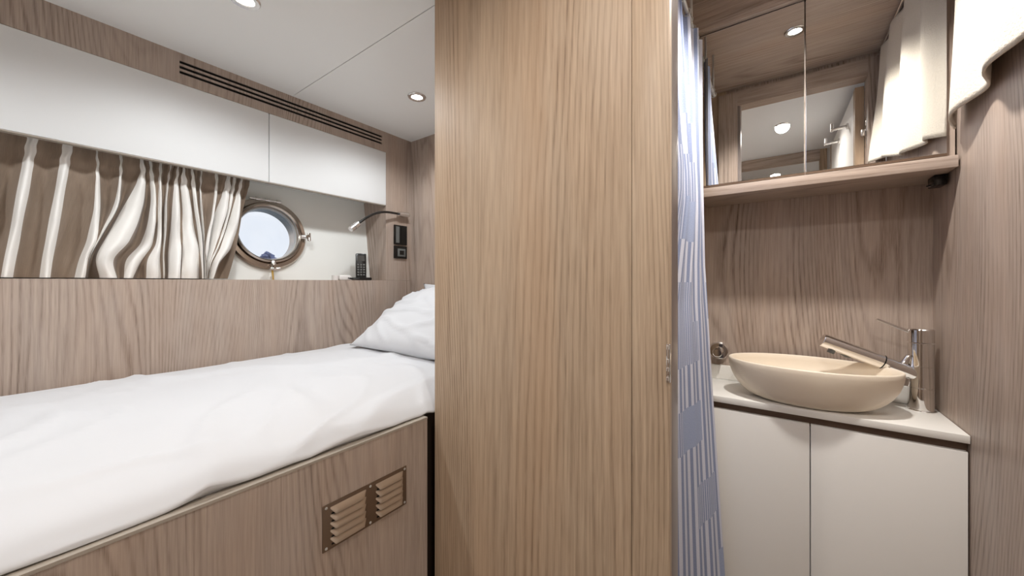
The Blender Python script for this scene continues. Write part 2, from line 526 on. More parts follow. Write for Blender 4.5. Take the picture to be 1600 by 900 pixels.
# doorway behind the camera (seen in the mirror)
wb_ = struct(empty('wall_behind', (0, -0.37, 0)), 'wall across the hall with a second doorway, seen in the mirror')
link('wall_panel', B(-0.60, -0.235, -0.40, -0.37, 0, ZC2), 'wood', wb_)
link('wall_panel', B(0.25, 0.40, -0.40, -0.372, 0, ZC2), 'white_satin', wb_)
d2 = struct(empty('door_2', (0.0, -0.37, 0)), 'second doorway across the hall with wood frame')
link('jamb', B(-0.235, -0.19, -0.41, -0.355, 0, ZC2 - 0.001), 'wood2', d2)
link('jamb', B(0.225, 0.258, -0.41, -0.36, 0, ZC2 - 0.001), 'wood2', d2)
link('door_head', B(-0.19, 0.225, -0.41, -0.355, H + 0.742, ZC2 - 0.001), 'wood_x', d2)
struct(link('wall_far', B(-0.60, 0.40, -1.75, -1.70, 0, ZC2), 'wood'), 'end wall of the cabin across the hall')
struct(link('wall_right_hall', B(0.345, 0.385, -1.7, YP0, 0, ZC2), 'white_satin'), 'white wall on the right of the hall')
struct(link('wall_left_far', B(-0.615, -0.585, -1.7, YFOOT - 0.03, 0, ZC2), 'wood'), 'left wall of the cabin across the hall')

# bathroom shell
struct(link('wall_back', B(-0.575, XR, YB, YB + 0.03, 0, ZC3), 'wood3'), 'wood veneered bathroom wall behind the basin')
struct(link('wall_right', B(XR, XR + 0.03, YP1, YB + 0.03, 0, ZC3), 'wood3'), 'wood veneered wall on the right of the bathroom')

# outside: water and a far tree seen through the porthole
struct(link('ground', B(-140, -1.7, -60, 90, -3.2, -3.0), 'water'), 'water outside the porthole')

# ------------------------------------------------------------------ porthole
w1 = struct(empty('window_1', (PC.x, PC.y, PC.z - 0.13)), 'round polished metal porthole in the white hull lining')
tilt = math.atan(0.137)
# local frame: local z = inward normal (towards +X, slightly down), local x = Y axis, local y = up along the hull
nrm = Vector((math.cos(tilt), 0, math.sin(tilt))).normalized()
nrm = Vector((1, 0, 0.137)).normalized()
ux = Vector((0, 1, 0)); uy = nrm.cross(ux).normalized()
PM = Matrix((ux, uy, nrm)).transposed()
pc = Vector((hullx(PC.z), PC.y, PC.z))
def PL(x, y, z): return pc + PM @ Vector((x, y, z))
bm = lathe(bmesh.new(), [(0.104, -0.004), (0.128, -0.002), (0.128, 0.010), (0.123, 0.017), (0.111, 0.019), (0.104, 0.014), (0.104, -0.004)], pc, seg=64, mat=PM)
link('outer_ring', bm, 'bronze', w1, smooth='auto')
bm = lathe(bmesh.new(), [(0.094, -0.048), (0.103, -0.048), (0.103, 0.020), (0.1065, 0.026), (0.101, 0.029), (0.096, 0.024), (0.094, -0.048)], pc, seg=64, mat=PM)
link('opening_frame', bm, 'bronze', w1, smooth='auto')
bm = lathe(bmesh.new(), [(0.0, -0.006), (0.096, -0.006), (0.096, 0.002), (0.0, 0.002)], pc, seg=64, mat=PM)
link('pane', bm, 'glass', w1)
bm = lathe(bmesh.new(), [(0.090, 0.002), (0.0965, 0.002), (0.0965, 0.012), (0.093, 0.013), (0.090, 0.002)], pc, seg=64, mat=PM)
link('gasket', bm, 'silver_p', w1, smooth='auto')
# hinge bar on top
hg = link('hinge', tube(bmesh.new(), [PL(-0.055, 0.121, 0.017), PL(0.045, 0.121, 0.017)], 0.0045), 'chrome_s', w1, smooth='auto')
for xx in (-0.03, 0.0, 0.036):
    link('hinge_knuckle', tube(bmesh.new(), [PL(xx - 0.007, 0.121, 0.017), PL(xx + 0.007, 0.121, 0.017)], 0.0072), 'chrome_s', hg, smooth='auto')
# screw dogs
def dog(ang):
    ca, sa = math.cos(ang), math.sin(ang)
    def q(r, t, z): return PL(r * ca - t * sa, r * sa + t * ca, z)
    bm = tube(bmesh.new(), [q(0.104, 0, 0.024), q(0.116, 0, 0.028), q(0.133, 0, 0.028)], [0.009, 0.0085, 0.006])
    dg = link('clamp_dog', bm, 'chrome_s', w1, smooth='auto')
    bm = tube(bmesh.new(), [q(0.130, -0.015, 0.033), q(0.130, 0.015, 0.033)], [0.006, 0.006])
    link('wing_nut', bm, 'chrome', dg, smooth='auto')
    bm = tube(bmesh.new(), [q(0.122, 0, 0.016), q(0.122, 0, 0.042)], 0.006)
    link('clamp_screw', bm, 'bronze', dg, smooth='auto')
dog(math.radians(-2)); dog(math.radians(-88)); dog(math.radians(178))
bm = tube(bmesh.new(), [PL(0.002, -0.135, 0.02), PL(0.002, -0.168, 0.022)], [0.0035, 0.0025])
link('clamp_pin', bm, 'brass', w1, smooth='auto')

# distant tree
random.seed(3)
tr = tag(empty('tree', (-62, 23.2, -3.0)), 'dark tree top far off beyond the porthole glass', 'tree')
link('trunk', tube(bmesh.new(), [(-62, 23.2, -3), (-62, 23.2, 1.5), (-62.1, 23.3, 4.2)], [0.25, 0.2, 0.08], 8), 'trunk', tr)
bm = bmesh.new()
for i in range(90):
    a = random.uniform(0, 6.28); rr = random.uniform(0, 1.0) ** 0.6 * 2.2; zz = random.uniform(0.2, 5.6)
    sc = max(0.12, 1 - max(0, zz - 3.6) / 2.4)
    mtx = Matrix.Translation((-62 + math.cos(a) * rr * sc, 23.2 + math.sin(a) * rr * sc, zz)) @ Matrix.Rotation(a, 4, 'Z') @ Matrix.Diagonal((0.42, 0.34, 0.28, 1))
    bmesh.ops.create_icosphere(bm, subdivisions=1, radius=1, matrix=mtx)
for v in bm.verts: v.co += Vector(noise.noise_vector(v.co * 3)) * 0.16
link('crown', bm, 'tree', tr)

# ------------------------------------------------------------------ overhead lockers
def locker(ya, yb, label):
    t = tag(empty('overhead_cabinet', (XW, (ya + yb) / 2, H + 0.3256)), label, 'cabinet', 'overhead lockers above the bunk')
    link('carcass', B(XW - 0.145, XW - 0.0215, ya + 0.001, yb - 0.001, H + 0.361, H + 0.551), 'white_satin', t)
    bm = bmesh.new(); box(bm, XW - 0.018, XW + 0.001, ya + 0.0011, yb - 0.0011, H + 0.3275, H + 0.5512, bev=0.0009)
    d = link('door', bm, 'white_gloss', t, smooth='auto')
    link('bottom_edge', B(XW - 0.018, XW - 0.0005, ya + 0.0012, yb - 0.0012, H + 0.3245, H + 0.3274), 'lip', d)
    return t
locker(0.508, 0.951, 'smaller white overhead locker door beside the reading lamp stile')
locker(-0.30, 0.508, 'long white overhead locker door above the striped curtain')
link('gap_shadow', B(XW - 0.0210, XW - 0.0185, 0.5, 0.515, H + 0.361, H + 0.55), 'dark', wl)

# ------------------------------------------------------------------ striped porthole curtain
random.seed(11)
ZT, ZB = H + 0.338, ZLEDGE + 0.003
# stripe edges along the ledge side: metres of Y at several drops below the heading
DR = [0.0, 0.15, 0.4, 0.7, 0.85, 1.0]
def py(q):
    u = (120 + q / 3.914 - 800) / 571
    return -1.39 * (0.813 + 0.582 * u) / (-0.582 + 0.813 * u)
WH = [((115, 130), (118, 140), (108, 150), (62, 122), (18, 66), (-12, 46)),
      ((262, 278), (262, 280), (232, 262), (128, 140), (72, 78), (52, 56)),
      ((388, 405), (385, 425), (300, 408), (172, 318), (118, 226), (140, 250)),
      ((445, 455), (452, 470), (455, 490), (404, 470), (308, 400), (288, 345)),
      ((510, 525), (503, 516), (500, 520), (486, 515), (432, 512), (428, 520)),
      ((575, 585), (556, 566), (538, 548), (528, 536), (526, 532), (530, 536)),
      ((620, 630), (600, 626), (580, 634), (566, 640), (560, 634), (554, 628)),
      ((650, 662), (640, 680), (650, 715), (648, 745), (642, 748), (634, 750)),
      ((700, 712), (705, 730), (728, 750), (753, 768), (758, 770), (762, 772)),
      ((760, 768), (758, 766), (766, 772), (772, 776), (774, 778), (776, 780)),
      ((850, 862), (848, 864), (820, 842), (780, 812), (780, 790), (783, 788)),
      ((925, 940), (902, 938), (852, 916), (816, 850), (794, 806), (791, 795)),
      ((965, 975), (946, 968), (922, 942), (856, 872), (810, 818), (798, 801)),
      ((1008, 1022), (984, 1008), (948, 1002), (878, 948), (826, 876), (804, 838))]
EDGE = []
for k in range(-13, 0):                          # the cloth goes on towards the foot of the bunk
    y0_ = py(115) + k * 0.052
    for w in (0, 0.016): EDGE.append([y0_ + w - 0.035 * d for d in DR])
for st in WH:
    EDGE.append([py(p[0]) for p in st]); EDGE.append([py(p[1]) for p in st])
EDGE.append([py(p) for p in (1062, 1046, 1012, 972, 950, 930)])
for a_, b_ in zip(EDGE, EDGE[1:]):
    for q in range(len(DR)):
        b_[q] = max(b_[q], a_[q] + 0.0012)
def cr(vals, d):
    for i in range(len(DR) - 1):
        if d <= DR[i + 1] or i == len(DR) - 2:
            f = (d - DR[i]) / (DR[i + 1] - DR[i])
            m0 = (vals[i + 1] - vals[max(0, i - 1)]) / (DR[i + 1] - DR[max(0, i - 1)]); m1 = (vals[min(len(DR) - 1, i + 2)] - vals[i]) / (DR[min(len(DR) - 1, i + 2)] - DR[i])
            hh = DR[i + 1] - DR[i]; f2, f3 = f * f, f ** 3
            return (2 * f3 - 3 * f2 + 1) * vals[i] + (f3 - 2 * f2 + f) * hh * m0 + (-2 * f3 + 3 * f2) * vals[i + 1] + (f3 - f2) * hh * m1
NE = len(EDGE) - 1
def scurt(i, j):
    s = i * NE
    d = 1 - j
    k = min(int(s), NE - 1); f = s - k
    ya, yb = cr(EDGE[k], d), cr(EDGE[k + 1], d)
    y = ya + (yb - ya) * f
    z = ZT + (ZB - ZT) * d
    low = min(1, d * 2.2)
    # white stripes (odd k counted from the first edge) sit on the crowns of the folds, taupe in the valleys
    crown = 1 if k % 2 == 0 else -1
    wdt = min(1.0, abs(yb - ya) / 0.018)
    n1 = noise.noise(Vector((s * 0.45, d * 1.6, 2.0)))
    n2 = noise.noise(Vector((s * 0.9, d * 3.0, 7.0)))
    x = -1.396 + crown * math.sin(math.pi * f) * (0.005 + 0.017 * low) * wdt + 0.026 * n1 * low + 0.010 * n2 * low
    x += 0.004 * math.exp(-((d - 0.13) / 0.03) ** 2) * math.sin(s * 4.0) - 0.004 * math.exp(-((d - 0.17) / 0.03) ** 2)
    y += 0.0010 * math.sin(d * 60 + s * 1.7) * math.exp(-((d - 0.1) / 0.09) ** 2) + 0.0016 * noise.noise(Vector((s * 0.6, d * 4, 4.0))) * low
    x += 0.008 * noise.noise(Vector((s * 1.3, d * 5, 9.0))) * low
    x += 0.004 * math.sin(s * 9.0) * math.exp(-(d / 0.16) ** 2)
    return Vector((max(-1.44, min(x, -1.350)), y, z))
cu = tag(empty('porthole_curtain', (-1.392, 0.1, ZB)), 'taupe and white striped curtain half drawn over the porthole', 'curtain')
link('cloth', sheet(bmesh.new(), scurt, NE * 8, 64, lambda i, j: (i * NE / 2, j)), 'stripe', cu, normals=False)
link('curtain_rod', tube(bmesh.new(), [(-1.40, -0.9, ZT + 0.008), (-1.40, 0.945, ZT + 0.008)], 0.0045, 12), 'white_p', cu, smooth='auto')

# ------------------------------------------------------------------ reading lamp
rl = tag(empty('reading_lamp', (XW, 1.03, H + 0.28)), 'black gooseneck reading lamp with chrome head on the wood stile', 'lamp')
bp = Vector((XW + 0.020, 1.045, H + 0.296))
link('wall_mount', tube(bmesh.new(), [(XW + 0.0005, 1.036, H + 0.296), (XW + 0.013, 1.036, H + 0.296)], 0.010), 'chrome_s', rl, smooth='auto')
link('base_sleeve', tube(bmesh.new(), [(XW + 0.020, 1.052, H + 0.298), (XW + 0.020, 1.000, H + 0.296)], 0.0105), 'chrome_s', rl, smooth='auto')
pts = []
P0, P1, P2, P3 = Vector((XW + 0.020, 1.002, H + 0.296)), Vector((XW + 0.03, 0.93, H + 0.292)), Vector((XW + 0.06, 0.87, H + 0.295)), Vector((XW + 0.075, 0.775, H + 0.218))
for i in range(15):
    t = i / 14
    pts.append(P0 * (1 - t) ** 3 + P1 * 3 * t * (1 - t) ** 2 + P2 * 3 * t * t * (1 - t) + P3 * t ** 3)
link('gooseneck', tube(bmesh.new(), pts, 0.0048, 12), 'black', rl, smooth='auto')
dirn = (pts[-1] - pts[-2]).normalized()
hd = link('lamp_head', tube(bmesh.new(), [pts[-1] - dirn * 0.004, pts[-1], pts[-1] + dirn * 0.040], [0.008, 0.0115, 0.0115]), 'chrome_s', rl, smooth='auto')
e = pts[-1] + dirn * 0.040
link('lens', tube(bmesh.new(), [e - dirn * 0.001, e + dirn * 0.0012], 0.0085), 'white_p', hd, smooth='auto')
link('groove_band', tube(bmesh.new(), [e - dirn * 0.018, e - dirn * 0.016], 0.0118), 'grey_p', hd, smooth='auto')

# ------------------------------------------------------------------ switches
def plate(name, y0, y1, z0, z1, label, cat):
    t = tag(empty(name, (XW, (y0 + y1) / 2, z0)), label, cat)
    bm = bmesh.new(); box(bm, XW, XW + 0.008, y0, y1, z0, z1, bev=0.0022)
    link('plate', bm, 'black_g', t, smooth='auto')
    return t
t = plate('control_panel', 0.988, 1.055, H + 0.164, H + 0.250, 'glossy black control panel above the square switch', 'control panel')
bm = bmesh.new(); box(bm, XW + 0.008, XW + 0.0095, 0.995, 1.013, H + 0.172, H + 0.243, bev=0.0008); link('key_strip', bm, 'grey_p', t)
bm = bmesh.new(); box(bm, XW + 0.008, XW + 0.0095, 1.022, 1.048, H + 0.172, H + 0.243, bev=0.0008); link('display', bm, 'black_g', t)
t = plate('light_switch', 0.988, 1.055, H + 0.104, H + 0.159, 'square black switch with grey rocker below the control panel', 'switch')
bm = bmesh.new(); box(bm, XW + 0.008, XW + 0.0115, 1.003, 1.044, H + 0.113, H + 0.147, bev=0.0012); r_ = link('rocker', bm, 'grey_p', t, smooth='auto')
bm = bmesh.new(); box(bm, XW + 0.0115, XW + 0.0125, 1.012, 1.035, H + 0.121, H + 0.139, bev=0.0004); link('rocker_symbol', bm, 'black', r_)

# ------------------------------------------------------------------ phone and small items on the ledge
ph = tag(empty('cordless_phone', (-1.40, 0.872, ZLEDGE)), 'black cordless phone standing upright in its cradle on the ledge', 'phone')
bm = bmesh.new(); box(bm, -1.435, -1.365, 0.848, 0.902, ZLEDGE, ZLEDGE + 0.012, bev=0.004); link('cradle', bm, 'black', ph, smooth='auto')
def lean(bm, piv, ang):
    bmesh.ops.rotate(bm, cent=piv, matrix=Matrix.Rotation(ang, 3, 'Y'), verts=bm.verts[:])
    bmesh.ops.rotate(bm, cent=piv, matrix=Matrix.Rotation(math.radians(-28), 3, 'Z'), verts=bm.verts[:])
    return bm
piv = Vector((-1.40, 0.872, ZLEDGE + 0.006))
bm = bmesh.new(); box(bm, -1.400, -1.388, 0.852, 0.893, ZLEDGE + 0.004, ZLEDGE + 0.112, bev=0.004)
hs_ = link('handset', lean(bm, piv, math.radians(-6)), 'black', ph, smooth='auto')
bm = bmesh.new(); box(bm, -1.411, -1.3995, 0.8515, 0.8935, ZLEDGE + 0.004, ZLEDGE + 0.111, bev=0.003)
link('back_shell', lean(bm, piv, math.radians(-6)), 'silver_p', hs_, smooth='auto')
bm = bmesh.new(); box(bm, -1.3885, -1.3872, 0.858, 0.887, ZLEDGE + 0.078, ZLEDGE + 0.103, bev=0.0003)
link('screen', lean(bm, piv, math.radians(-6)), 'black_g', hs_)
for r in range(5):
    for c in range(3):
        bm = bmesh.new(); yy = 0.8615 + c * 0.011; zz = ZLEDGE + 0.022 + r * 0.0105
        box(bm, -1.3885, -1.3868, yy - 0.0035, yy + 0.0035, zz - 0.0028, zz + 0.0028)
        link('key', lean(bm, piv, math.radians(-6)), 'grey_p', hs_)
ch = tag(empty('charger_adapter', (-1.39, 0.80, ZLEDGE)), 'small white adapter lying on the ledge beside the phone', 'charger')
bm = bmesh.new(); box(bm, -1.405, -1.38, 0.770, 0.818, ZLEDGE, ZLEDGE + 0.020, bev=0.004); link('body', bm, 'white_p', ch, smooth='auto')
for yy in (0.805, 0.813):
    link('prong', tube(bmesh.new(), [(-1.38, yy, ZLEDGE + 0.009), (-1.366, yy + 0.006, ZLEDGE + 0.005)], 0.0022, 8), 'black', ch)
tp = tag(link('tumbler', lathe(bmesh.new(), [(0.0, 0.0), (0.011, 0.0), (0.012, 0.018), (0.0105, 0.018), (0.010, 0.002), (0.0, 0.002)], (-1.375, 0.748, ZLEDGE), seg=24), 'white_p', smooth='auto'),
         'tiny white cup on the ledge near the adapter', 'cup')

# ------------------------------------------------------------------ bunk
bk = tag(empty('bunk_bed', (XF, 0.0, 0)), 'built-in bunk with wood veneered front under the white mattress', 'bed')
ZE = H - 0.291
YG = 0.532
link('front_panel', B(XF - 0.02, XF, YFOOT + 0.001, YG, 0.0, ZE - 0.002), 'wood', bk)
link('edge_strip', B(XF - 0.020, XF + 0.001, YFOOT + 0.001, YG, ZE - 0.002, ZE + 0.002), 'lip', bk)
link('gap_shade_strip', B(XF - 0.045, XF - 0.028, YG - 0.01, YP1 + 0.02, 0.0, ZE - 0.002), 'gapshade', bk)  # dark strip stands in for the shade in the gap by the bulkhead
link('base', B(XW + 0.002, XF - 0.05, YFOOT + 0.001, YH - 0.001, 0.0, ZE - 0.03), 'wood', bk)
# double louvre vent
gy0, gy1, gz0, gz1 = 0.307, 0.476, H - 0.447, H - 0.370
bm = bmesh.new(); box(bm, XF + 0.0002, XF + 0.0022, gy0, gy1, gz0, gz1, bev=0.0009)
vg = link('vent_grille', bm, 'brownsteel', bk, smooth='auto'); vg['label'] = 'double louvred brown metal vent plate'
def louvre(ya, yb, zc):
    bm = bmesh.new()
    # a hooded blade: starts flush at the top, swells out and down, open underneath; rounded ends
    nu, nv = 10, 5
    hh = 0.0115; dp = 0.0062
    rows = []
    for i in range(nu + 1):
        u = i / nu
        yy = ya + (yb - ya) * u
        endf = min(1, min(u, 1 - u) / 0.12)
        endf = math.sqrt(max(0, 1 - (1 - endf) ** 2))
        rows.append([bm.verts.new((XF + 0.0022 + dp * endf * math.sin(math.pi / 2 * j / nv), yy, zc + hh * 0.5 - hh * (j / nv) * (0.25 + 0.75 * endf))) for j in range(nv + 1)])
    for i in range(nu):
        for j in range(nv):
            f = bm.faces.new((rows[i][j], rows[i + 1][j], rows[i + 1][j + 1], rows[i][j + 1])); f.smooth = True
    link('louvre', bm, 'louvre', vg)
    link('louvre_slot', B(XF + 0.0015, XF + 0.0025, ya + 0.002, yb - 0.002, zc - hh * 0.62, zc - hh * 0.36), 'dark', vg)
for (ya, yb) in ((0.320, 0.386), (0.406, 0.467)):
    for k in range(5):
        louvre(ya, yb, gz0 + 0.0135 + k * 0.0128)
for yy in (gy0 + 0.006, (gy0 + gy1) / 2 + 0.003, gy1 - 0.005):
    for zz in (gz0 + 0.005, gz1 - 0.005):
        link('screw', lathe(bmesh.new(), [(0.0024, 0), (0.0022, 0.001), (0.0, 0.0016)], (XF + 0.0022, yy, zz), seg=10, mat=Matrix(((0, 0, 1), (1, 0, 0), (0, 1, 0)))), 'silver_p', vg)

# mattress with fitted sheet
def prof(t):
    # closed-ish profile from the wall over the top to the front edge
    P = [(-1.337, -0.315), (-1.336, -0.262), (-1.322, -0.243), (-1.28, -0.237), (-1.10, -0.232), (-0.90, -0.231), (-0.76, -0.236), (-0.69, -0.246), (-0.640, -0.262), (-0.618, -0.280), (-0.614, -0.2885), (-0.625, -0.2895)]
    n = len(P) - 1
    f = t * n; i = min(int(f), n - 1); f -= i
    def g(k): return Vector(P[max(0, min(n, k))])
    a, b, c, d = g(i - 1), g(i), g(i + 1), g(i + 2)
    return 0.5 * ((2 * b) + (c - a) * f + (2 * a - 5 * b + 4 * c - d) * f * f + (3 * b - a - 3 * c + d) * f ** 3)
def matt(i, j):
    y = YFOOT + 0.004 + (YH - 0.006 - YFOOT) * i
    p = prof(j)
    x, z = p.x, p.y + H
    top = max(0, min(1, (j - 0.15) / 0.12)) * max(0, min(1, (1.0 - j) / 0.1))
    w = noise.noise(Vector((x * 3.2 + y * 2.0, y * 3.0 - x, 1.7))) * 0.006
    r = 1 - abs(noise.noise(Vector((x * 2.2 - y * 1.4, y * 3.4 + x * 2.2, 5.1))))
    w += max(0, r - 0.86) * 0.06
    r2 = 1 - abs(noise.noise(Vector((x * 6 + y * 5, y * 2.2 - x * 3, 9.1))))
    w += max(0, r2 - 0.9) * 0.045
    z += w * top
    if j > 0.8:
        x += 0.006 * noise.noise(Vector((y * 9, 0, 3))) * min(1, (j - 0.8) * 8)
        z += 0.003 * noise.noise(Vector((y * 7, 4, 3))) * min(1, (j - 0.8) * 8)
    return Vector((min(x, XF - 0.008) if j > 0.75 else x, y, z))
mt = tag(empty('mattress', (-0.97, 0.06, H - 0.315)), 'long white sheeted mattress lying on the bunk', 'mattress')
link('fitted_sheet', sheet(bmesh.new(), matt, 240, 90), 'sheet', mt, normals=True)

# pillows
def pillow(name, corner0, eu, ev, thick, label, seed, ear=0.06):
    """corner0 centre; eu, ev half-extent vectors; thickness along the normal."""
    c = Vector(corner0); eu = Vector(eu); ev = Vector(ev); nn = eu.cross(ev).normalized()
    bm = bmesh.new()
    N = 44
    def f(a, b, side):
        u, v = a * 2 - 1, b * 2 - 1
        ins = 1 - ear * (1 - abs(v) ** 1.6) * 0 - ear * (1 - v * v) * abs(u) ** 6
        ins2 = 1 - ear * (1 - u * u) * abs(v) ** 6
        t = max(0, (1 - abs(u) ** 2.4)) ** 0.62 * max(0, (1 - abs(v) ** 2.4)) ** 0.62
        p = c + eu * u * ins + ev * v * ins2
        w = noise.noise(Vector((u * 2.2 + seed, v * 2.2, side))) * 0.010
        rr = 1 - abs(noise.noise(Vector((u * 1.6 + seed * 2, v * 3.0 + u * 1.5, side + 4))))
        w += max(0, rr - 0.82) * 0.06 * min(1, t * 2)
        return p + nn * side * (thick * t + w * min(1, t * 3))
    for side in (1, -1):
        vs = [[bm.verts.new(f(i / N, j / N, side)) for j in range(N + 1)] for i in range(N + 1)]
        for i in range(N):
            for j in range(N):
                bm.faces.new((vs[i][j], vs[i + 1][j], vs[i + 1][j + 1], vs[i][j + 1]))
    bmesh.ops.remove_doubles(bm, verts=bm.verts[:], dist=0.0008)
    o = link(name, bm, 'sheet', smooth=True)
    return tag(o, label, 'pillow', 'white pillows at the head of the bunk')
pillow('pillow', (-0.955, 0.872, H - 0.130), (0.275, 0, 0), (0, 0.152, 0.094), 0.060, 'front white pillow lying propped on the mattress', 1.3)
pillow('pillow', (-0.945, 1.050, H - 0.118), (0.285, 0, 0), (0, 0.010, 0.112), 0.022, 'rear white pillow standing behind, only its top corner showing', 4.7, ear=0.10)

# ------------------------------------------------------------------ downlights
def downlight(x, y, zc, power, col, label, r=0.024, size=2.75):
    t = tag(empty('downlight', (x, y, zc - 0.006)), label, 'ceiling light', 'recessed downlights')
    bm = lathe(bmesh.new(), [(r * 0.72, 0.0), (r * 0.80, -0.004), (r * 1.18, -0.005), (r * 1.28, -0.002), (r * 1.28, 0.0)], (x, y, zc), seg=40)
    link('trim_ring', bm, 'chrome_s', t, smooth='auto')
    bm = lathe(bmesh.new(), [(0.0, -0.0035), (r * 0.5, -0.0032), (r * 0.78, -0.0015), (r * 0.78, -0.0003), (0, -0.0003)], (x, y, zc), seg=32)
    link('lens', bm, 'lens', t, smooth='auto')
    spot('lamp_light', (x, y, zc - 0.012), power, col, t, size)
    return t
downlight(-0.968, 0.318, ZC1, CABIN_W, CABIN_C, 'chrome ringed downlight in the bunk ceiling above the mattress middle')
downlight(-0.995, 0.829, ZC1, CABIN_W, CABIN_C, 'chrome ringed downlight in the bunk ceiling above the pillows')
downlight(-0.968, -0.35, ZC1, CABIN_W, CABIN_C, 'unseen downlight added above the foot end to light the bunk')  # added lamp out of view, more light for the bunk
downlight(0.035, 0.193, ZC2, CORR_W, CORR_C, 'bright downlight in the pale grey hall ceiling, seen in the mirror')
downlight(-0.33, -0.10, ZC2, CORR_W, CORR_C, 'unseen downlight added in the hall ceiling to light the bunk front')  # added lamp out of view, brightens the bunk front
downlight(0.01, -0.83, ZC2, CORR_W, CORR_C, 'far downlight beyond the second doorway, seen small in the mirror')
downlight(0.059, 0.92, ZC3, BATH_W, BATH_C, 'downlight in the wood bathroom ceiling, seen in the mirror', size=2.15)

# ------------------------------------------------------------------ mirror cabinet
mc = tag(empty('mirror_cabinet', (0.075, YB, H + 0.2575)), 'wood bathroom cabinet with two mirror doors above the basin', 'cabinet')
XM0, XM1, XMS = -0.185, 0.334, 0.068
link('carcass', B(XM0, XM1, YM + 0.008, YB - 0.001, H + 0.2845, H + 0.756), 'wood3', mc)
bm = bmesh.new(); box(bm, XM0 - 0.002, XM1, YM - 0.012, YB - 0.001, H + 0.2575, H + 0.2840, bev=0.001)
link('bottom_shelf', bm, 'wood_x', mc, smooth='auto')
link('top_fascia', B(-0.575, XM1, YM - 0.004, YB - 0.001, H + 0.7780, ZC3 - 0.001), 'wood_x', mc)
link('top_rail', B(XM0 - 0.002, XM1, YM - 0.014, YB - 0.001, H + 0.7575, H + 0.7775), 'wood_x', mc)
link('top_gap_shadow', B(XM0, XM1, YM + 0.004, YM + 0.0078, H + 0.7535, H + 0.757), 'dark', mc)  # dark strip laid in as the shadow line under the rail
for xa, xb in ((XM0 + 0.001, XMS - 0.0012), (XMS + 0.0012, XM1 - 0.014)):
    bm = bmesh.new(); box(bm, xa, xb, YM, YM + 0.006, H + 0.2935, H + 0.7535, bev=0.0008)
    md = link('mirror_door', bm, 'mirror', mc)
    link('bottom_rail', B(xa, xb, YM - 0.001, YM + 0.007, H + 0.2875, H + 0.2930), 'brownsteel', md)
bm = bmesh.new(); box(bm, XR - 0.026, XR - 0.004, 1.30, 1.345, H + 0.232, H + 0.257, bev=0.002)
hk = tag(link('small_bracket', bm, 'black', smooth='auto'), 'small dark bracket with metal tip under the mirror cabinet corner', 'bracket')
link('metal_tip', tube(bmesh.new(), [(XR - 0.026, 1.322, H + 0.236), (XR - 0.036, 1.318, H + 0.233)], 0.003, 10), 'chrome', hk)

# ------------------------------------------------------------------ vanity
ZK = H - 0.324
ct = tag(empty('countertop', (0.05, 1.30, ZK - 0.0175)), 'white stone countertop carrying the cream basin', 'countertop')
bm = bmesh.new(); box(bm, -0.30, XR - 0.001, 1.188, YB - 0.001, ZK - 0.0175, ZK, bev=0.0012); link('slab', bm, 'quartz', ct, smooth='auto')
bm = bmesh.new(); box(bm, -0.30, XR - 0.001, YB - 0.013, YB - 0.001, ZK + 0.0003, ZK + 0.046, bev=0.0012); link('upstand', bm, 'quartz', ct, smooth='auto')
vc = tag(empty('vanity_cabinet', (0.05, 1.30, 0)), 'white two door vanity cabinet under the countertop', 'cabinet')
link('carcass', B(-0.30, XR - 0.001, 1.222, YB - 0.001, 0.0, ZK - 0.018), 'white_satin', vc)
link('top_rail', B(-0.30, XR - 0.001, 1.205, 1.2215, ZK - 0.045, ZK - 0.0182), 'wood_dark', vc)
for xa, xb in ((-0.295, 0.0738), (0.0762, XR - 0.003)):
    bm = bmesh.new(); box(bm, xa, xb, 1.192, 1.2045, 0.08, ZK - 0.0365, bev=0.0012); link('door', bm, 'white_satin', vc, smooth='auto')
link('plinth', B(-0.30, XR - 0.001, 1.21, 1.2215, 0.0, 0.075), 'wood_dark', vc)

# basin
bc = Vector((0.074, 1.272, ZK))
hb = 0.103
pr = []
for i in range(15):                      # outer wall, from foot to rim
    t = i / 14
    a = t * math.pi / 2
    pr.append((0.50 + 0.50 * math.sin(a) ** 0.9, hb * (1 - math.cos(a)) ** 0.92))
rim = [(0.992, hb + 0.0025), (0.975, hb + 0.003), (0.957, hb)]
inn = []
for i in range(1, 13):
    a = (1 - i / 12) * math.pi / 2
    inn.append((0.02 + 0.93 * math.sin(a) ** 0.75 if i < 12 else 0.06, 0.012 + (hb - 0.012) * (1 - math.cos(a)) ** 0.9))
bm = lathe(bmesh.new(), [(0.0, 0.0)] + pr + rim + inn + [(0.0, 0.012)], bc, seg=96, sx=0.184, sy=0.118)
bs = tag(empty('basin', bc), 'oval cream vessel basin standing on the white countertop', 'basin')
link('bowl', bm, 'basin', bs, smooth=True)
link('drain', lathe(bmesh.new(), [(0.0, 0.004), (0.016, 0.003), (0.019, 0.0), (0.0, -0.001)], bc + Vector((0, 0, 0.0125)), seg=32), 'chrome', bs, smooth='auto')

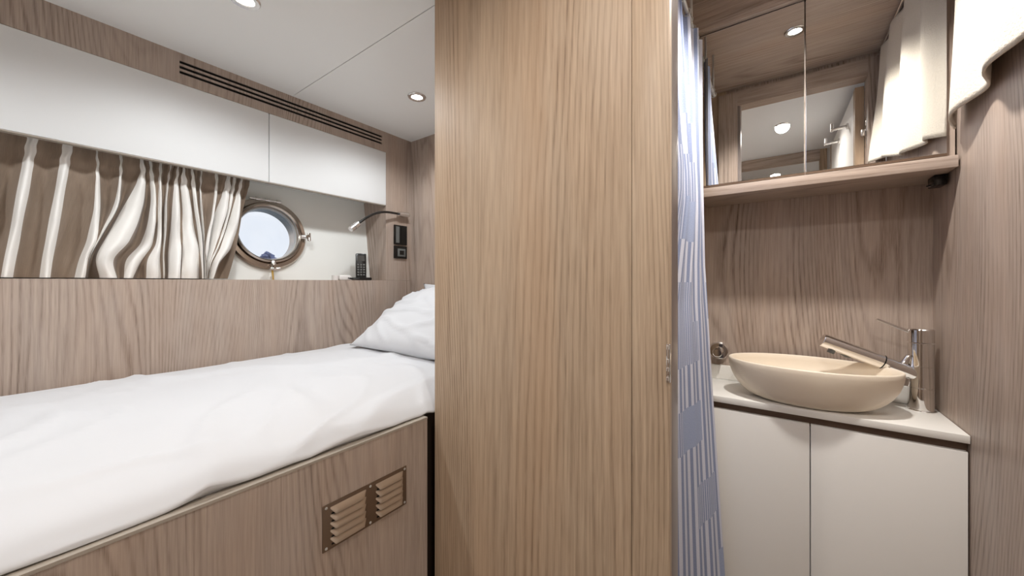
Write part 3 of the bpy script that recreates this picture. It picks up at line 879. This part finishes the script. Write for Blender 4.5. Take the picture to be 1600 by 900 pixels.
# faucet
fc = Vector((0.302, 1.352, ZK))
fa = tag(empty('faucet', fc), 'chrome single lever mixer tap with slanted pull-out spout by the basin', 'faucet')
link('base_ring', lathe(bmesh.new(), [(0.0, 0), (0.0265, 0), (0.0265, 0.003), (0.024, 0.0045), (0, 0.0045)], fc, seg=40), 'chrome', fa, smooth='auto')
link('body', lathe(bmesh.new(), [(0.0, 0.004), (0.0235, 0.004), (0.0235, 0.058), (0.0228, 0.0585), (0.0228, 0.0598), (0.0235, 0.0603), (0.0235, 0.112), (0.0228, 0.1125), (0.0228, 0.1138), (0.0235, 0.1143), (0.0235, 0.170), (0.0, 0.170)], fc, seg=48), 'chrome', fa, smooth='auto')
cp = link('lever_cap', lathe(bmesh.new(), [(0.0, 0.172), (0.0215, 0.172), (0.0238, 0.173), (0.0238, 0.204), (0.022, 0.2065), (0.0, 0.207)], fc, seg=48), 'chrome', fa, smooth='auto')
lv0 = fc + Vector((-0.020, -0.002, 0.197)); lv1 = fc + Vector((-0.082, -0.012, 0.226))
link('lever', tube(bmesh.new(), [lv0, lv0.lerp(lv1, 0.5), lv1], [0.0042, 0.0036, 0.0036], 12), 'chrome', cp, smooth='auto')
s0 = fc + Vector((-0.004, -0.002, 0.088)); s1 = Vector((0.108, 1.315, H - 0.158))
sd = (s1 - s0).normalized()
j = s0 + sd * 0.075
link('spout_socket', tube(bmesh.new(), [s0, j], 0.0172, 28), 'chrome', fa, smooth='auto')
ps = link('pull_out_spout', tube(bmesh.new(), [j + sd * 0.0006, j + sd * 0.002, s1 - sd * 0.001, s1], [0.0172, 0.0184, 0.0180, 0.0172], 28), 'chrome', fa, smooth='auto')
link('joint_ring', tube(bmesh.new(), [j - sd * 0.0006, j + sd * 0.0008], 0.0187, 28), 'black', ps, smooth='auto')
dn = Vector((0, 0, -1)); dn = (dn - sd * dn.dot(sd)).normalized()
aer = s1 - sd * 0.030
link('aerator', tube(bmesh.new(), [aer + dn * 0.014, aer + dn * 0.026], [0.0085, 0.0080], 20), 'grey_p', ps, smooth='auto')
bk_ = s1 - sd * 0.062
link('spray_button', tube(bmesh.new(), [bk_ + dn * 0.0155 - sd * 0.014, bk_ + dn * 0.0185, bk_ + dn * 0.0155 + sd * 0.016], [0.003, 0.0045, 0.003], 12), 'grey_p', ps, smooth='auto')
br0 = fc + Vector((-0.022, -0.004, 0.135)); br1 = fc + Vector((-0.036, -0.005, 0.105))
link('spout_collar', tube(bmesh.new(), [br0 + Vector((0.008, 0, 0.006)), br0, br1], [0.004, 0.007, 0.010], 16), 'chrome', fa, smooth='auto')

# chrome wall fitting beside the curtain
wf = Vector((-0.151, YB, H - 0.232))
RY = Matrix(((1, 0, 0), (0, 0, -1), (0, 1, 0)))     # local z -> -Y
tv = tag(empty('wall_fitting', wf), 'round chrome wall fitting partly hidden behind the blue curtain', 'fitting')
link('rosette', lathe(bmesh.new(), [(0.0, 0.0), (0.030, 0.0), (0.030, 0.004), (0.026, 0.009), (0.0, 0.011)], wf, seg=40, mat=RY), 'chrome', tv, smooth='auto')
link('knob', lathe(bmesh.new(), [(0.010, 0.010), (0.010, 0.026), (0.015, 0.028), (0.015, 0.042), (0.012, 0.046), (0.0, 0.046)], wf, seg=32, mat=RY), 'chrome', tv, smooth='auto')

# ------------------------------------------------------------------ blue shower curtain
ZCT, ZCB = H + 0.712, H - 1.10
def bcurt(i, j):
    d = 1 - j
    z = ZCT + (ZCB - ZCT) * d
    zr = z - H
    fall = (0.712 - zr)
    ya = 0.90 - 0.06 * min(1, fall / 0.8); yb_ = 1.195 - 0.022 * max(0, min(1, (0.05 - zr) / 0.25)) - 0.02 * max(0, min(1, (0.0 - zr) / 0.9))
    y = ya + (yb_ - ya) * i
    base = -0.200 + (0.037) * i
    # the cloth leans out into the room towards the floor
    fl = max(0, 0.30 - zr)
    out = 0.036 * (1 - i) * min(1, fall / 0.45) * max(0, min(1, (zr + 0.05) / 0.25)) + 0.012 * fl * i + (0.050 * i * max(0, -zr + 0.05))
    amp = 0.010 * max(0.22, 1 - max(0, fall - 0.25) * 1.3)
    n1 = noise.noise(Vector((i * 3, zr * 0.9, 1.0)))
    ph_ = 2 * math.pi * (i * 4.2 + 0.22 * n1)
    x = base + out - amp + amp * math.sin(ph_ - 0.8) * (1 - 0.25 * i)
    y += 1.0 * amp * math.cos(ph_) * (1 if i < 0.93 else 0.4)
    return Vector((x, min(y, 1.205), z))
bcv = tag(empty('shower_curtain', (-0.18, 1.05, ZCB)), 'blue and white patchwork striped shower curtain bunched beside the doorway', 'curtain')
link('cloth', sheet(bmesh.new(), bcurt, 220, 90, lambda i, j: (i * 0.34, (ZCB - ZCT) * (1 - j) + 3)), 'patch', bcv, normals=False)
link('curtain_rod', tube(bmesh.new(), [(-0.187, 0.905, ZCT + 0.006), (-0.187, 1.20, ZCT + 0.006)], 0.005, 12), 'silver_p', bcv, smooth='auto')
for yy in (0.93, 1.12):
    link('rod_hanger', tube(bmesh.new(), [(-0.187, yy, ZCT + 0.006), (-0.187, yy, ZC3)], 0.0035, 10), 'silver_p', bcv, smooth='auto')
for k in range(7):
    i = 0.04 + 0.92 * k / 6
    p = bcurt(i, 1)
    bm = bmesh.new()
    pts = [Vector((-0.187 + 0.009 * math.cos(a), p.y, ZCT + 0.003 + 0.010 * math.sin(a))) for a in [2 * math.pi * q / 12 for q in range(13)]]
    link('curtain_ring', tube(bm, pts, 0.0014, 6, cap=False), 'silver_p', bcv)

# ------------------------------------------------------------------ cream towel on the right wall (seen in the mirror)
def towel(i, j):
    y = 0.665 + 0.562 * i
    zb = H + 0.440 - 0.105 * i + 0.008 * math.sin(i * 9)
    z = zb + (H + 0.845 - zb) * j
    x = XR - 0.019 - 0.011 * math.sin(i * 21 + 1.2 * math.sin(j * 2.4) + 1.5) * (1.15 - j * 0.45) - 0.022 * (1 - j) * (1 - i)
    y -= 0.03 * (1 - j) * (1 - i)
    return Vector((x, y, z))
bm = sheet(bmesh.new(), towel, 90, 40)
tw = link('towel', bm, 'towel', normals=False)
sm = tw.modifiers.new('thickness', 'SOLIDIFY'); sm.thickness = 0.004; sm.offset = 0
tag(tw, 'cream terry towel hanging on the right bathroom wall', 'towel')
hr = tag(empty('towel_rail', (XR, 0.92, H + 0.84)), 'slim chrome rail holding the cream towel', 'towel rail')
link('bar', tube(bmesh.new(), [(XR - 0.022, 0.63, H + 0.849), (XR - 0.022, 1.230, H + 0.849)], 0.004, 12), 'chrome', hr, smooth='auto')
for yy in (0.635, 1.225):
    link('bracket', tube(bmesh.new(), [(XR - 0.0005, yy, H + 0.849), (XR - 0.022, yy, H + 0.849)], 0.004, 12), 'chrome', hr, smooth='auto')

# ------------------------------------------------------------------ coat hooks on the open door leaf (seen in the mirror)
def hook(y, z, label):
    t = tag(empty('coat_hook', (0.262, y, z)), label, 'hook', 'coat hooks on the white door leaf')
    link('rosette', tube(bmesh.new(), [(0.262, y, z), (0.256, y, z)], 0.013, 24), 'chrome_s', t, smooth='auto')
    link('arm', tube(bmesh.new(), [(0.257, y, z), (0.205, y, z - 0.004)], 0.0065, 16), 'chrome_s', t, smooth='auto')
    link('peg', tube(bmesh.new(), [(0.209, y, z - 0.012), (0.209, y, z + 0.022)], 0.0055, 16), 'chrome_s', t, smooth='auto')
hook(0.365, H + 0.677, 'larger looking chrome coat hook nearest the bathroom on the white door')
hook(0.117, H + 0.690, 'smaller looking chrome coat hook farther along the white door')
